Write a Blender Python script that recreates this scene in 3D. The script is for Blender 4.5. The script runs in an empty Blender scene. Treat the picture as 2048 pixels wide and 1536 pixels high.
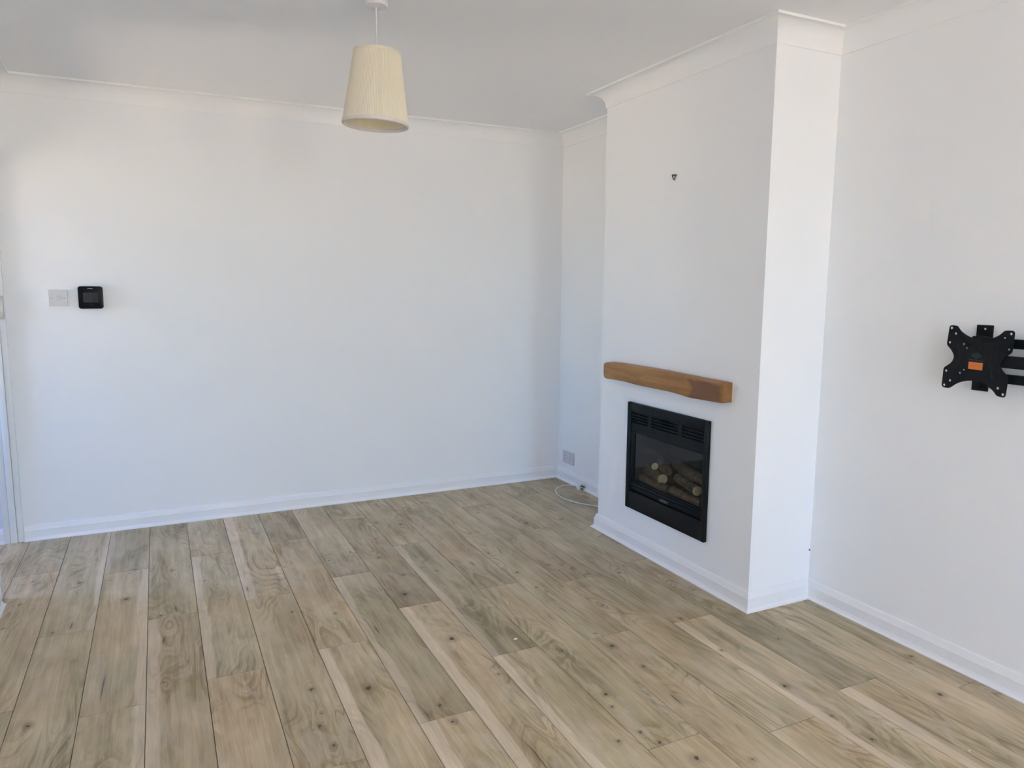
import bpy, bmesh, math, random
from mathutils import Vector, Matrix
C = bpy.context.scene.collection
S = bpy.context.scene
PI = math.pi
random.seed(4)

# ------------------------------------------------------------------ room measures (metres)
L, A, B, D, H = 3.257, 1.095, 2.291, 0.355, 2.4     # left wall, breast far / near edge, breast depth, ceiling
Y = 12.0                                             # depth of the room, window wall behind the camera
CW, CH = 0.0835, 0.084                              # coving

# ------------------------------------------------------------------ camera
cam = bpy.data.cameras.new('camera'); co = bpy.data.objects.new('camera', cam); C.objects.link(co)
yaw, pitch, roll = 0.450392, -0.133331, 0.0070666
fw = Vector((math.sin(yaw)*math.cos(pitch), math.cos(yaw)*math.cos(pitch), math.sin(pitch)))
r0 = Vector((math.cos(yaw), -math.sin(yaw), 0)); u0 = r0.cross(fw)
r1 = math.cos(roll)*r0 + math.sin(roll)*u0; u1 = -math.sin(roll)*r0 + math.cos(roll)*u0
M = Matrix((r1, u1, -fw)).transposed().to_4x4(); M.translation = (-2.57615, -4.54249, 1.37440)
co.matrix_world = M
cam.sensor_fit = 'HORIZONTAL'; cam.sensor_width = 36.0; cam.lens = 1464.31/2048*36.0
cam.clip_start = 0.05
S.camera = co

# ------------------------------------------------------------------ daylight: sky + sun on the ground outside
W = bpy.data.worlds.new('sky'); S.world = W; W.use_nodes = True
wn = W.node_tree.nodes; wl = W.node_tree.links
sky = wn.new('ShaderNodeTexSky'); sky.sky_type = 'NISHITA'; sky.sun_disc = False
sky.sun_elevation = math.radians(48); sky.sun_rotation = math.radians(5); sky.air_density = 1.0; sky.dust_density = 0.3; sky.ozone_density = 4.0
tint = wn.new('ShaderNodeMix'); tint.data_type = 'RGBA'; tint.blend_type = 'MULTIPLY'; tint.inputs[0].default_value = 1.0
tint.inputs[7].default_value = (0.485, 0.985, 1.64, 1)      # camera white balance, whole sky alike
wl.new(sky.outputs[0], tint.inputs[6]); wl.new(tint.outputs[2], wn['Background'].inputs[0]); wn['Background'].inputs[1].default_value = 1.0
sun = bpy.data.lights.new('sun', 'SUN'); sun.energy = 88.0; sun.angle = 0.01; sun.color = (1.0, 0.825, 0.60)
so = bpy.data.objects.new('sun', sun); C.objects.link(so)
so.rotation_euler = Vector((-0.10, -0.95, -1.05)).to_track_quat('-Z', 'Y').to_euler()
WX0, WX1, WZ0, WZ1 = -2.20, -1.12, 0.05, 2.30       # the glazed opening behind the camera
def portal(name, x0, x1, y, z0, z1):
    p = bpy.data.lights.new(name, 'AREA'); p.shape = 'RECTANGLE'; p.size = x1-x0; p.size_y = z1-z0
    p.cycles.is_portal = True
    o = bpy.data.objects.new(name, p); C.objects.link(o); o.location = ((x0+x1)/2, y, (z0+z1)/2)
    o.rotation_euler = (PI/2, 0, 0)
    return o
portal('window_portal', WX0, WX1, -Y-0.02, WZ0, WZ1)
SZ0, SZ1 = 0.30, 2.25                                # unseen side windows, added for fill light: left wall, right wall
LY0, LY1, RY0, RY1 = -8.45, -7.55, -10.25, -8.10
p = portal('added_window_portal', LY0, LY1, 0, SZ0, SZ1)
p.location = (-L-0.02, (LY0+LY1)/2, (SZ0+SZ1)/2); p.rotation_euler = (PI/2, 0, -PI/2)
p = portal('added_window_portal', RY0, RY1, 0, SZ0, SZ1)
p.location = (0.02, (RY0+RY1)/2, (SZ0+SZ1)/2); p.rotation_euler = (PI/2, 0, PI/2)
S.view_settings.view_transform = 'Standard'; S.view_settings.look = 'None'
S.view_settings.gamma = 1.0; S.view_settings.use_curve_mapping = False
S.view_settings.exposure = 1.56
S.cycles.max_bounces = 14; S.cycles.diffuse_bounces = 8; S.cycles.glossy_bounces = 4; S.cycles.transparent_max_bounces = 12
S.cycles.caustics_reflective = False; S.cycles.caustics_refractive = False
S.cycles.use_denoising = True
S.cycles.use_guiding = True; S.cycles.guiding_training_samples = 48

# ------------------------------------------------------------------ node helpers
class NT:
    def __init__(s, name):
        s.m = bpy.data.materials.new(name); s.m.use_nodes = True
        s.t = s.m.node_tree; s.n = s.t.nodes; s.b = s.n['Principled BSDF']; s.out = s.n['Material Output']
    def put(s, sock, v):
        if isinstance(v, bpy.types.NodeSocket): s.t.links.new(v, sock)
        else:
            if isinstance(v, (tuple, list)) and len(v) == 3 and sock.type == 'RGBA': v = (*v, 1)
            sock.default_value = v
    def node(s, t, **kw):
        n = s.n.new(t)
        for k, v in kw.items(): setattr(n, k, v)
        return n
    def math(s, op, a, b=0.0, c=0.0, clamp=False):
        n = s.node('ShaderNodeMath', operation=op, use_clamp=clamp)
        for i, v in enumerate((a, b, c)): s.put(n.inputs[i], v)
        return n.outputs[0]
    def vmath(s, op, a, b=(0, 0, 0)):
        n = s.node('ShaderNodeVectorMath', operation=op)
        s.put(n.inputs[0], a); s.put(n.inputs[1], b)
        return n.outputs['Value'] if op in ('LENGTH', 'DOT_PRODUCT', 'DISTANCE') else n.outputs[0]
    def noise(s, v, scale=1.0, detail=2.0, rough=0.5, dist=0.0):
        n = s.node('ShaderNodeTexNoise'); s.put(n.inputs['Vector'], v)
        for k, x in (('Scale', scale), ('Detail', detail), ('Roughness', rough), ('Distortion', dist)): s.put(n.inputs[k], x)
        return n.outputs[0]
    def step(s, v, a, b, smooth=True, o0=0.0, o1=1.0):
        n = s.node('ShaderNodeMapRange', interpolation_type='SMOOTHSTEP' if smooth else 'LINEAR')
        for i, x in enumerate((v, a, b, o0, o1)): s.put(n.inputs[i], x)
        return n.outputs[0]
    def mix(s, f, a, b, mode='MIX'):
        n = s.node('ShaderNodeMix', data_type='RGBA', blend_type=mode)
        s.put(n.inputs[0], f); s.put(n.inputs[6], a); s.put(n.inputs[7], b)
        return n.outputs[2]
    def xyz(s, v):
        n = s.node('ShaderNodeSeparateXYZ'); s.put(n.inputs[0], v); return n.outputs
    def comb(s, x, y, z=0.0):
        n = s.node('ShaderNodeCombineXYZ')
        for i, v in enumerate((x, y, z)): s.put(n.inputs[i], v)
        return n.outputs[0]
    def bump(s, h, strength, dist=0.001):
        n = s.node('ShaderNodeBump'); n.inputs['Strength'].default_value = strength; n.inputs['Distance'].default_value = dist
        s.put(n.inputs['Height'], h); s.t.links.new(n.outputs[0], s.b.inputs['Normal'])
    def obj(s): return s.node('ShaderNodeTexCoord').outputs['Object']

def plain(name, col, rough=0.5, metal=0.0, spec=0.5, nscale=60, namt=0.05, bump=0.0):
    k = NT(name); v = k.obj(); f = k.noise(v, nscale, 3)
    c = k.mix(f, tuple(x*(1-namt) for x in col), tuple(min(1, x*(1+namt)) for x in col))
    k.put(k.b.inputs['Base Color'], c); k.b.inputs['Roughness'].default_value = rough
    k.b.inputs['Metallic'].default_value = metal; k.b.inputs['Specular IOR Level'].default_value = spec
    if bump: k.bump(f, bump)
    return k.m

M_WALL = plain('wall_paint', (0.91, 0.91, 0.91), 0.65, spec=0.25, nscale=140, namt=0.008, bump=0.04)
M_CEIL = plain('ceiling_paint', (0.90, 0.895, 0.89), 0.8, spec=0.2, nscale=120, namt=0.008)
M_COVE = plain('coving_paint', (0.91, 0.91, 0.905), 0.6, spec=0.3, nscale=90, namt=0.008)
M_WOOD = plain('white_gloss', (0.88, 0.875, 0.875), 0.38, spec=0.4, nscale=40, namt=0.012)
M_PLAST = plain('white_plastic', (0.66, 0.64, 0.64), 0.35, nscale=30, namt=0.01)
M_ROSE = plain('rose_plastic', (0.78, 0.75, 0.76), 0.4, nscale=30, namt=0.01)
M_CABLE = plain('cable_plastic', (0.80, 0.77, 0.73), 0.4, nscale=30, namt=0.01)
M_GREY = plain('socket_grey', (0.50, 0.49, 0.48), 0.4, nscale=30, namt=0.01)
M_DARK = plain('dark_gap', (0.03, 0.028, 0.026), 0.7)
M_BLACK = plain('black_plastic', (0.004, 0.004, 0.0045), 0.35, spec=0.2, nscale=30, namt=0.1)
M_SCREEN = plain('dark_screen', (0.009, 0.009, 0.011), 0.3, spec=0.2, nscale=30, namt=0.05)
M_IRON = plain('black_painted_steel', (0.007, 0.007, 0.0075), 0.5, spec=0.22, nscale=80, namt=0.15, bump=0.05)
M_FIRE = plain('black_fire_enamel', (0.0065, 0.0062, 0.0062), 0.5, spec=0.18, nscale=80, namt=0.15)
M_FIREBOX = plain('sooty_firebox', (0.035, 0.031, 0.028), 0.9, nscale=25, namt=0.35)
M_BADGE = plain('badge_metal', (0.10, 0.10, 0.10), 0.35, metal=0.6)
M_BRASS = plain('old_hook_metal', (0.10, 0.085, 0.055), 0.4, metal=0.7)
M_STEEL = plain('screw_steel', (0.45, 0.44, 0.43), 0.35, metal=0.8)
M_TEAL = plain('teal_emblem_paint', (0.012, 0.040, 0.042), 0.4)
M_PIN = plain('plug_pin', (0.06, 0.055, 0.05), 0.3, metal=0.8)
M_KEEP = plain('keep_plate', (0.60, 0.55, 0.47), 0.4, metal=0.2)
M_PAPER = plain('white_scrap', (0.85, 0.85, 0.85), 0.7)
M_GROUND = plain('pale_paving', (0.42, 0.36, 0.28), 0.9, nscale=2, namt=0.15)
M_UNDER = plain('dark_underlay', (0.12, 0.09, 0.06), 0.9)

def pane_material(name, tint, refl_rough=0.02, ior=1.45, haze=0.0):
    k = NT(name); k.n.remove(k.b)
    t = k.node('ShaderNodeBsdfTransparent'); t.inputs[0].default_value = (*tint, 1)
    g = k.node('ShaderNodeBsdfGlossy'); g.inputs['Roughness'].default_value = refl_rough
    f = k.node('ShaderNodeFresnel'); f.inputs[0].default_value = ior
    m = k.node('ShaderNodeMixShader')
    bf = k.math('SUBTRACT', 1.0, k.node('ShaderNodeNewGeometry').outputs['Backfacing'])   # one reflection per pane
    k.t.links.new(k.math('MULTIPLY', f.outputs[0], bf), m.inputs[0]); k.t.links.new(t.outputs[0], m.inputs[1]); k.t.links.new(g.outputs[0], m.inputs[2])
    k.t.links.new(m.outputs[0], k.out.inputs[0])
    return k.m
M_PANE = pane_material('window_glass', (0.95, 0.97, 0.96))
M_FIREGLASS = pane_material('smoked_fire_glass', (0.86, 0.84, 0.80), ior=1.45)

# --- laminate boards: object coordinates per board, knots / cracks / tone read from the board's own properties
def plank_material():
    k = NT('oak_laminate')
    def attr(n, what='Vector'):
        a = k.node('ShaderNodeAttribute', attribute_type='OBJECT', attribute_name=n); return a.outputs[what]
    P = k.obj(); x, y, z = k.xyz(P)[:3]
    rnd = k.node('ShaderNodeObjectInfo').outputs['Random']
    off = k.math('MULTIPLY', rnd, 37.0)
    w1 = k.noise(k.comb(k.math('MULTIPLY', x, 9.0), k.math('MULTIPLY', y, 3.0), off), 1, 2)
    wob = k.math('SUBTRACT', w1, 0.5)
    bump = 0.0; core = 0.0; halo = 0.0
    fine_w = k.math('MULTIPLY', k.math('SUBTRACT', k.noise(k.comb(k.math('MULTIPLY', x, 120.0), k.math('MULTIPLY', y, 60.0), off), 1, 2), 0.5), 0.020)
    for n in 'abcde':
        kn = attr('knot_'+n); kx, ky, ks = k.xyz(kn)[:3]
        dx = k.math('ADD', k.math('SUBTRACT', x, kx), fine_w); dy = k.math('ADD', k.math('SUBTRACT', y, ky), fine_w)
        d = k.vmath('LENGTH', k.comb(dx, k.math('MULTIPLY', dy, 0.8)))
        dn = k.math('DIVIDE', d, ks)
        core = k.math('MAXIMUM', core, k.step(dn, 1.0, 0.35))
        halo = k.math('MAXIMUM', halo, k.step(dn, 3.2, 0.8))
        d2 = k.vmath('LENGTH', k.comb(dx, k.math('MULTIPLY', dy, 0.42)))
        bump = k.math('ADD', bump, k.step(k.math('DIVIDE', d2, k.math('ADD', ks, 0.018)), 1.9, 0.0))
    for n in 'ab':
        kn = attr('crack_'+n); kx, ky, ks = k.xyz(kn)[:3]
        dx = k.math('ADD', k.math('SUBTRACT', x, kx), k.math('MULTIPLY', wob, 0.05))
        dy = k.math('SUBTRACT', y, ky)
        d = k.vmath('LENGTH', k.comb(k.math('DIVIDE', dx, 0.0045), k.math('DIVIDE', dy, ks)))
        core = k.math('MAXIMUM', core, k.math('MULTIPLY', k.step(d, 1.0, 0.3), 0.75))
        d = k.vmath('LENGTH', k.comb(k.math('DIVIDE', dx, 0.02), k.math('DIVIDE', dy, k.math('MULTIPLY', ks, 1.3))))
        halo = k.math('MAXIMUM', halo, k.math('MULTIPLY', k.step(d, 1.0, 0.2), 0.6))
    n = k.noise(k.comb(k.math('MULTIPLY', x, 5.5), k.math('MULTIPLY', y, 1.15), off), 1, 1.6, 0.45, 0.35)
    u = k.math('ADD', k.math('MULTIPLY', n, 17.0), k.math('ADD', k.math('MULTIPLY', bump, 1.2), k.math('MULTIPLY', x, 7.0)))
    s = k.math('SINE', k.math('MULTIPLY', u, 2*PI))
    lines = k.math('POWER', k.math('ADD', k.math('MULTIPLY', s, 0.5), 0.5), 3.0)
    s2 = k.math('SINE', k.math('MULTIPLY', u, 2*PI*2.7))
    lines2 = k.math('POWER', k.math('ADD', k.math('MULTIPLY', s2, 0.5), 0.5), 4.0)
    msk = k.step(k.noise(k.comb(k.math('MULTIPLY', x, 8.0), k.math('MULTIPLY', y, 2.2), k.math('ADD', off, 9.0)), 1, 2), 0.40, 0.66)
    fine = k.noise(k.comb(k.math('MULTIPLY', x, 210.0), k.math('MULTIPLY', y, 9.0), off), 1, 2, 0.6)
    streak = k.noise(k.comb(k.math('MULTIPLY', x, 42.0), k.math('MULTIPLY', y, 1.6), off), 1, 3, 0.6)
    blot = k.noise(k.comb(k.math('MULTIPLY', x, 8.0), k.math('MULTIPLY', y, 3.4), k.math('ADD', off, 3.0)), 1, 3, 0.55, 0.4)
    hue = k.noise(k.comb(k.math('MULTIPLY', x, 6.0), k.math('MULTIPLY', y, 1.8), k.math('ADD', off, 5.0)), 1, 2)
    tone, tint, far = k.xyz(attr('tone'))[:3]
    side, width, near = k.xyz(attr('pale'))[:3]
    # value of the wood
    v = k.math('ADD', 0.52, k.math('MULTIPLY', k.math('SUBTRACT', blot, 0.5), 1.35))
    v = k.math('ADD', v, k.math('MULTIPLY', k.math('SUBTRACT', streak, 0.5), 1.15))
    v = k.math('ADD', v, k.math('MULTIPLY', k.math('SUBTRACT', fine, 0.5), 0.70))
    v = k.math('SUBTRACT', v, k.math('MULTIPLY', k.math('MULTIPLY', lines, msk), 0.46))
    v = k.math('SUBTRACT', v, k.math('MULTIPLY', k.math('MULTIPLY', lines2, msk), 0.30), clamp=True)
    warm = k.mix(v, (0.375, 0.275, 0.155), (0.735, 0.592, 0.410))
    grey = k.mix(v, (0.336, 0.278, 0.160), (0.682, 0.586, 0.405))
    hf = k.math('ADD', tint, k.math('MULTIPLY', k.math('SUBTRACT', hue, 0.5), 2.4), clamp=True)
    c = k.mix(hf, grey, warm)
    # sapwood edge
    olive = k.step(k.noise(k.comb(k.math('MULTIPLY', x, 13.0), k.math('MULTIPLY', y, 1.5), k.math('ADD', off, 13.0)), 1, 3, 0.6, 0.9), 0.50, 0.72)
    c = k.mix(k.math('MULTIPLY', olive, 0.50), c, k.mix(v, (0.185, 0.150, 0.085), (0.40, 0.34, 0.225)))
    dusty = k.step(k.noise(k.comb(k.math('MULTIPLY', x, 15.0), k.math('MULTIPLY', y, 5.0), k.math('ADD', off, 17.0)), 1, 3, 0.6, 0.8), 0.56, 0.66)
    c = k.mix(k.math('MULTIPLY', dusty, 0.32), c, (0.62, 0.54, 0.45))
    come = k.math('MULTIPLY', k.math('SUBTRACT', k.noise(k.comb(0.0, k.math('MULTIPLY', y, 2.6), k.math('ADD', off, 21.0)), 1, 2), 0.52), 0.055)
    e = k.math('ADD', come, k.math('ADD', k.math('MULTIPLY', x, side), k.math('MULTIPLY', wob, 0.022)))
    pm = k.step(e, k.math('SUBTRACT', 0.090, width), k.math('SUBTRACT', 0.099, width))
    pm = k.math('MULTIPLY', pm, k.math('MULTIPLY', k.math('ABSOLUTE', side), 0.42))
    c = k.mix(pm, c, k.mix(fine, (0.766, 0.638, 0.509), (0.957, 0.814, 0.67)))
    # printed darker ends of some boards
    ef = k.math('MULTIPLY', far, k.step(y, 0.15, 0.70)); en = k.math('MULTIPLY', near, k.step(y, -0.10, -0.64))
    tone2 = k.math('MULTIPLY', tone, k.math('SUBTRACT', 1.0, k.math('ADD', ef, en)))
    c = k.mix(1.0, c, k.comb(tone2, tone2, tone2), 'MULTIPLY')
    c = k.mix(k.math('MULTIPLY', halo, 0.38), c, (0.155, 0.112, 0.058))
    c = k.mix(k.math('MULTIPLY', core, 0.85), c, (0.035, 0.026, 0.020))
    k.put(k.b.inputs['Base Color'], c)
    k.put(k.b.inputs['Roughness'], k.step(fine, 0.2, 0.8, False, 0.42, 0.56))
    k.b.inputs['Specular IOR Level'].default_value = 0.35
    k.bump(fine, 0.10, 0.0006)
    return k.m
M_PLANK = plank_material()

def beam_material():
    k = NT('honey_stained_oak'); P = k.obj(); x, y, z = k.xyz(P)[:3]
    n = k.noise(k.comb(k.math('MULTIPLY', x, 30.0), k.math('MULTIPLY', y, 3.0), k.math('MULTIPLY', z, 30.0)), 1, 4, 0.6, 0.6)
    g = k.noise(k.comb(k.math('MULTIPLY', x, 150.0), k.math('MULTIPLY', y, 8.0), k.math('MULTIPLY', z, 150.0)), 1, 2)
    bl = k.noise(k.vmath('MULTIPLY', P, (9, 6, 14)), 1, 2)
    c = k.mix(k.step(k.math('ADD', k.math('MULTIPLY', n, 0.7), k.math('MULTIPLY', bl, 0.35)), 0.30, 0.75), (0.27, 0.115, 0.026), (0.52, 0.255, 0.070))
    c = k.mix(k.math('MULTIPLY', g, 0.25), c, (0.22, 0.095, 0.027))
    # the rough-hewn dark heartwood patch at the near end (a feature of the timber itself)
    wob = k.math('MULTIPLY', k.math('SUBTRACT', k.noise(P, 18, 2), 0.5), 0.030)
    yy = k.math('ADD', y, k.math('ADD', wob, k.math('MULTIPLY', k.math('ABSOLUTE', k.math('SUBTRACT', z, 0.917)), -0.6)))
    m1 = k.step(yy, -0.255, -0.285); m2 = k.step(y, -0.462, -0.45); m3 = k.step(k.math('ADD', z, wob), 0.962, 0.953)
    patch = k.math('MULTIPLY', m1, k.math('MULTIPLY', m2, m3))
    c = k.mix(k.math('MULTIPLY', patch, 0.85), c, k.mix(n, (0.125, 0.054, 0.022), (0.24, 0.105, 0.042)))
    c = k.mix(k.math('MULTIPLY', k.step(y, -0.452, -0.464), 0.55), c, (0.20, 0.092, 0.034))      # darker end grain
    k.put(k.b.inputs['Base Color'], c); k.b.inputs['Roughness'].default_value = 0.42
    k.bump(n, 0.35, 0.002)
    return k.m
M_BEAM = beam_material()

def shade_material(name, col, trans):
    k = NT(name); v = k.obj(); x, y, z = k.xyz(v)[:3]
    f = k.noise(k.comb(x, y, k.math('MULTIPLY', z, 0.1)), 90, 2)
    c = k.mix(f, tuple(q*0.93 for q in col), col)
    k.put(k.b.inputs['Base Color'], c); k.b.inputs['Roughness'].default_value = 0.8
    k.b.inputs['Specular IOR Level'].default_value = 0.15
    tr = k.node('ShaderNodeBsdfTranslucent'); k.put(tr.inputs[0], c)
    m = k.node('ShaderNodeMixShader'); m.inputs[0].default_value = trans
    k.t.links.new(k.b.outputs[0], m.inputs[1]); k.t.links.new(tr.outputs[0], m.inputs[2]); k.t.links.new(m.outputs[0], k.out.inputs[0])
    return k.m
M_SHADE = shade_material('cream_pleated_fabric', (0.98, 0.905, 0.75), 0.25)
M_LINING = shade_material('cream_lining', (0.98, 0.915, 0.74), 0.45)
M_TRIMBAND = shade_material('pale_rim_tape', (0.80, 0.75, 0.72), 0.1)

def log_material():
    k = NT('charred_log_bark'); P = k.obj()
    n = k.noise(k.vmath('MULTIPLY', P, (40, 40, 40)), 1, 4, 0.65)
    c = k.mix(k.step(n, 0.3, 0.7), (0.045, 0.034, 0.025), (0.135, 0.108, 0.082))
    k.put(k.b.inputs['Base Color'], c); k.b.inputs['Roughness'].default_value = 0.9; k.bump(n, 0.8, 0.004)
    return k.m
M_LOG = log_material()
M_CUT = plain('pale_cut_log_end', (0.55, 0.51, 0.39), 0.85, nscale=90, namt=0.25)
M_EMBER = plain('ember_bed', (0.075, 0.055, 0.045), 0.95, nscale=45, namt=0.5, bump=0.6)

def sticker_material():
    k = NT('orange_sticker'); P = k.obj(); x, y, z = k.xyz(P)[:3]
    n = k.noise(k.vmath('MULTIPLY', P, (1, 420, 160)), 1, 2)
    m = k.math('MULTIPLY', k.step(n, 0.52, 0.60), k.math('MULTIPLY', k.step(k.math('ABSOLUTE', y), 0.0125, 0.0105), k.step(k.math('ABSOLUTE', z), 0.0042, 0.0032)))
    c = k.mix(k.math('MULTIPLY', m, 0.55), (0.68, 0.185, 0.030), (0.22, 0.10, 0.05))
    k.put(k.b.inputs['Base Color'], c); k.b.inputs['Roughness'].default_value = 0.4
    return k.m
M_STICK = sticker_material()

# ------------------------------------------------------------------ mesh helpers
def obj(name, bm, mat, parent=None, smooth=None, loc=None):
    me = bpy.data.meshes.new(name)
    bmesh.ops.recalc_face_normals(bm, faces=bm.faces[:])
    bm.to_mesh(me); bm.free()
    if mat: me.materials.append(mat)
    if smooth is not None:
        for p in me.polygons: p.use_smooth = True
        me.set_sharp_from_angle(angle=math.radians(smooth))
    o = bpy.data.objects.new(name, me); C.objects.link(o)
    if loc: o.location = loc
    if parent: o.parent = parent
    return o
def thing(name, label, cat, loc=(0, 0, 0), group=None):
    o = bpy.data.objects.new(name, None); C.objects.link(o); o.location = loc
    o.empty_display_size = 0.05; o['label'] = label; o['category'] = cat
    if group: o['group'] = group
    return o
def tag(o, label, cat):
    o['label'] = label; o['category'] = cat; return o
def struct(o):
    o['kind'] = 'structure'; return o
def box(bm, x0, x1, y0, y1, z0, z1, bev=0.0, seg=2):
    r = bmesh.ops.create_cube(bm, size=1.0)
    vs = r['verts']
    for v in vs:
        v.co = Vector(((x0+x1)/2+v.co.x*abs(x1-x0), (y0+y1)/2+v.co.y*abs(y1-y0), (z0+z1)/2+v.co.z*abs(z1-z0)))
    if bev:
        es = list({e for v in vs for e in v.link_edges})
        bmesh.ops.bevel(bm, geom=es, offset=bev, segments=seg, affect='EDGES', profile=0.5)
    return bm
def boxbm(*a, **k): return box(bmesh.new(), *a, **k)
def cyl(bm, p0, p1, r0, r1=None, seg=16, caps=True):
    r1 = r0 if r1 is None else r1
    p0 = Vector(p0); p1 = Vector(p1); ax = (p1-p0).normalized()
    q = ax.to_track_quat('Z', 'Y')
    ra, rb = [], []
    for i in range(seg):
        a = 2*PI*i/seg; d = q @ Vector((math.cos(a), math.sin(a), 0))
        ra.append(bm.verts.new(p0+d*r0)); rb.append(bm.verts.new(p1+d*r1))
    for i in range(seg):
        j = (i+1) % seg; bm.faces.new((ra[i], ra[j], rb[j], rb[i]))
    if caps: bm.faces.new(ra[::-1]); bm.faces.new(rb)
    return bm
def tube(bm, pts, r, seg=10):
    pts = [Vector(p) for p in pts]; rings = []
    for i, p in enumerate(pts):
        t = (pts[min(i+1, len(pts)-1)]-pts[max(i-1, 0)]).normalized()
        q = t.to_track_quat('Z', 'Y')
        rr = r[i] if isinstance(r, (list, tuple)) else r
        rings.append([bm.verts.new(p+q @ Vector((math.cos(2*PI*k/seg)*rr, math.sin(2*PI*k/seg)*rr, 0))) for k in range(seg)])
    for a, b in zip(rings, rings[1:]):
        best = min(range(seg), key=lambda s: (a[0].co-b[s].co).length)
        for k in range(seg):
            bm.faces.new((a[k], a[(k+1) % seg], b[(k+1+best) % seg], b[(k+best) % seg]))
    bm.faces.new(rings[0][::-1]); bm.faces.new(rings[-1])
    return bm
def spline(pts, n=8):
    pts = [Vector(p) for p in pts]; out = []
    for i in range(len(pts)-1):
        p0, p1, p2, p3 = pts[max(i-1, 0)], pts[i], pts[i+1], pts[min(i+2, len(pts)-1)]
        for k in range(n):
            t = k/n
            out.append(0.5*((2*p1)+(p2-p0)*t+(2*p0-5*p1+4*p2-p3)*t*t+(3*p1-p0-3*p2+p3)*t**3))
    out.append(pts[-1]); return out
def lathe(bm, prof, seg=48, c=(0, 0)):
    rings = [[bm.verts.new((c[0]+r*math.cos(2*PI*k/seg), c[1]+r*math.sin(2*PI*k/seg), z)) for k in range(seg)] for r, z in prof]
    for a, b in zip(rings, rings[1:]):
        for k in range(seg): bm.faces.new((a[k], a[(k+1) % seg], b[(k+1) % seg], b[k]))
    return bm, rings
def run(bm, p0, p1, m0, m1, prof):
    """profile (offset into room, z) swept from p0 to p1; m0 / m1 = offset direction (mitre) at each end"""
    p0 = Vector((*p0, 0)); p1 = Vector((*p1, 0)); m0 = Vector((*m0, 0)); m1 = Vector((*m1, 0))
    a = [bm.verts.new(p0+m0*o+Vector((0, 0, z))) for o, z in prof]
    b = [bm.verts.new(p1+m1*o+Vector((0, 0, z))) for o, z in prof]
    n = len(prof)
    for i in range(n): bm.faces.new((a[i], a[(i+1) % n], b[(i+1) % n], b[i]))
    bm.faces.new(a[::-1]); bm.faces.new(b)
    return bm

# ------------------------------------------------------------------ shell
ground = struct(obj('ground', boxbm(-40, 40, -60, 20, -0.45, -0.25), M_GROUND))
struct(obj('wall_back', boxbm(-4.6, 0.12, 0, 0.12, -0.06, H+0.1), M_WALL))
bm = bmesh.new(); box(bm, 0, 0.12, RY1, 0, -0.06, H); box(bm, 0, 0.12, -Y-0.12, RY0, -0.06, H)
box(bm, 0, 0.12, RY0, RY1, -0.06, SZ0); box(bm, 0, 0.12, RY0, RY1, SZ1, H)
struct(obj('wall_right', bm, M_WALL))
bm = bmesh.new(); box(bm, -L-0.1, 0.12, -Y-0.12, 0.12, H, H+0.12); box(bm, -4.6, -L-0.1, -4.6, 0.12, H, H+0.12)
struct(obj('ceiling', bm, M_CEIL))
DY0, DY1, DZ = -0.03, -0.82, 2.0                     # doorway in the left wall, tight in the corner
bm = bmesh.new(); box(bm, -L-0.1, -L, DY1, 0, DZ, H); box(bm, -L-0.1, -L, LY1, DY1, -0.06, H)
box(bm, -L-0.1, -L, -Y, LY0, -0.06, H); box(bm, -L-0.1, -L, LY0, LY1, -0.06, SZ0); box(bm, -L-0.1, -L, LY0, LY1, SZ1, H)
struct(obj('wall_left', bm, M_WALL))
bm = bmesh.new()
box(bm, -L-0.1, WX0, -Y-0.12, -Y, -0.06, H); box(bm, WX1, 0, -Y-0.12, -Y, -0.06, H)
box(bm, WX0, WX1, -Y-0.12, -Y, -0.06, WZ0); box(bm, WX0, WX1, -Y-0.12, -Y, WZ1, H)
struct(obj('wall_window', bm, M_WALL))
# hall seen past the door lining
GY0, GY1, GZ0, GZ1 = -0.52, -0.06, 0.60, 2.00        # unseen glazed hall door, added to light chimney face and alcove
bm = bmesh.new(); box(bm, -4.6, -4.5, -4.6, GY0, -0.06, H); box(bm, -4.6, -4.5, GY1, 0, -0.06, H)
box(bm, -4.6, -4.5, GY0, GY1, -0.06, GZ0); box(bm, -4.6, -4.5, GY0, GY1, GZ1, H)
p = portal('hall_portal', GY0, GY1, 0, GZ0, GZ1)
p.location = (-4.52, (GY0+GY1)/2, (GZ0+GZ1)/2); p.rotation_euler = (PI/2, 0, -PI/2)
box(bm, -4.5, -L-0.1, -4.6, -4.5, -0.06, H)
struct(obj('wall_hall', bm, M_WALL))
# chimney breast with the opening for the fire
FY0, FY1, FZ0, FZ1 = -2.000, -1.400, 0.225, 0.765
bm = bmesh.new()
def quad(*p): bm.faces.new([bm.verts.new(q) for q in p])
ys = [-B, FY0, FY1, -A]; zs = [0, FZ0, FZ1, H]
for i in range(3):
    for j in range(3):
        if i == 1 and j == 1: continue
        quad((-D, ys[i], zs[j]), (-D, ys[i+1], zs[j]), (-D, ys[i+1], zs[j+1]), (-D, ys[i], zs[j+1]))
quad((-D, -A, 0), (0, -A, 0), (0, -A, H), (-D, -A, H)); quad((-D, -B, 0), (-D, -B, H), (0, -B, H), (0, -B, 0))
x1 = -D+0.03
quad((-D, FY0, FZ0), (x1, FY0, FZ0), (x1, FY0, FZ1), (-D, FY0, FZ1)); quad((-D, FY1, FZ0), (-D, FY1, FZ1), (x1, FY1, FZ1), (x1, FY1, FZ0))
quad((-D, FY0, FZ1), (x1, FY0, FZ1), (x1, FY1, FZ1), (-D, FY1, FZ1)); quad((-D, FY0, FZ0), (-D, FY1, FZ0), (x1, FY1, FZ0), (x1, FY0, FZ0))
bmesh.ops.remove_doubles(bm, verts=bm.verts[:], dist=1e-5)
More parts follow.
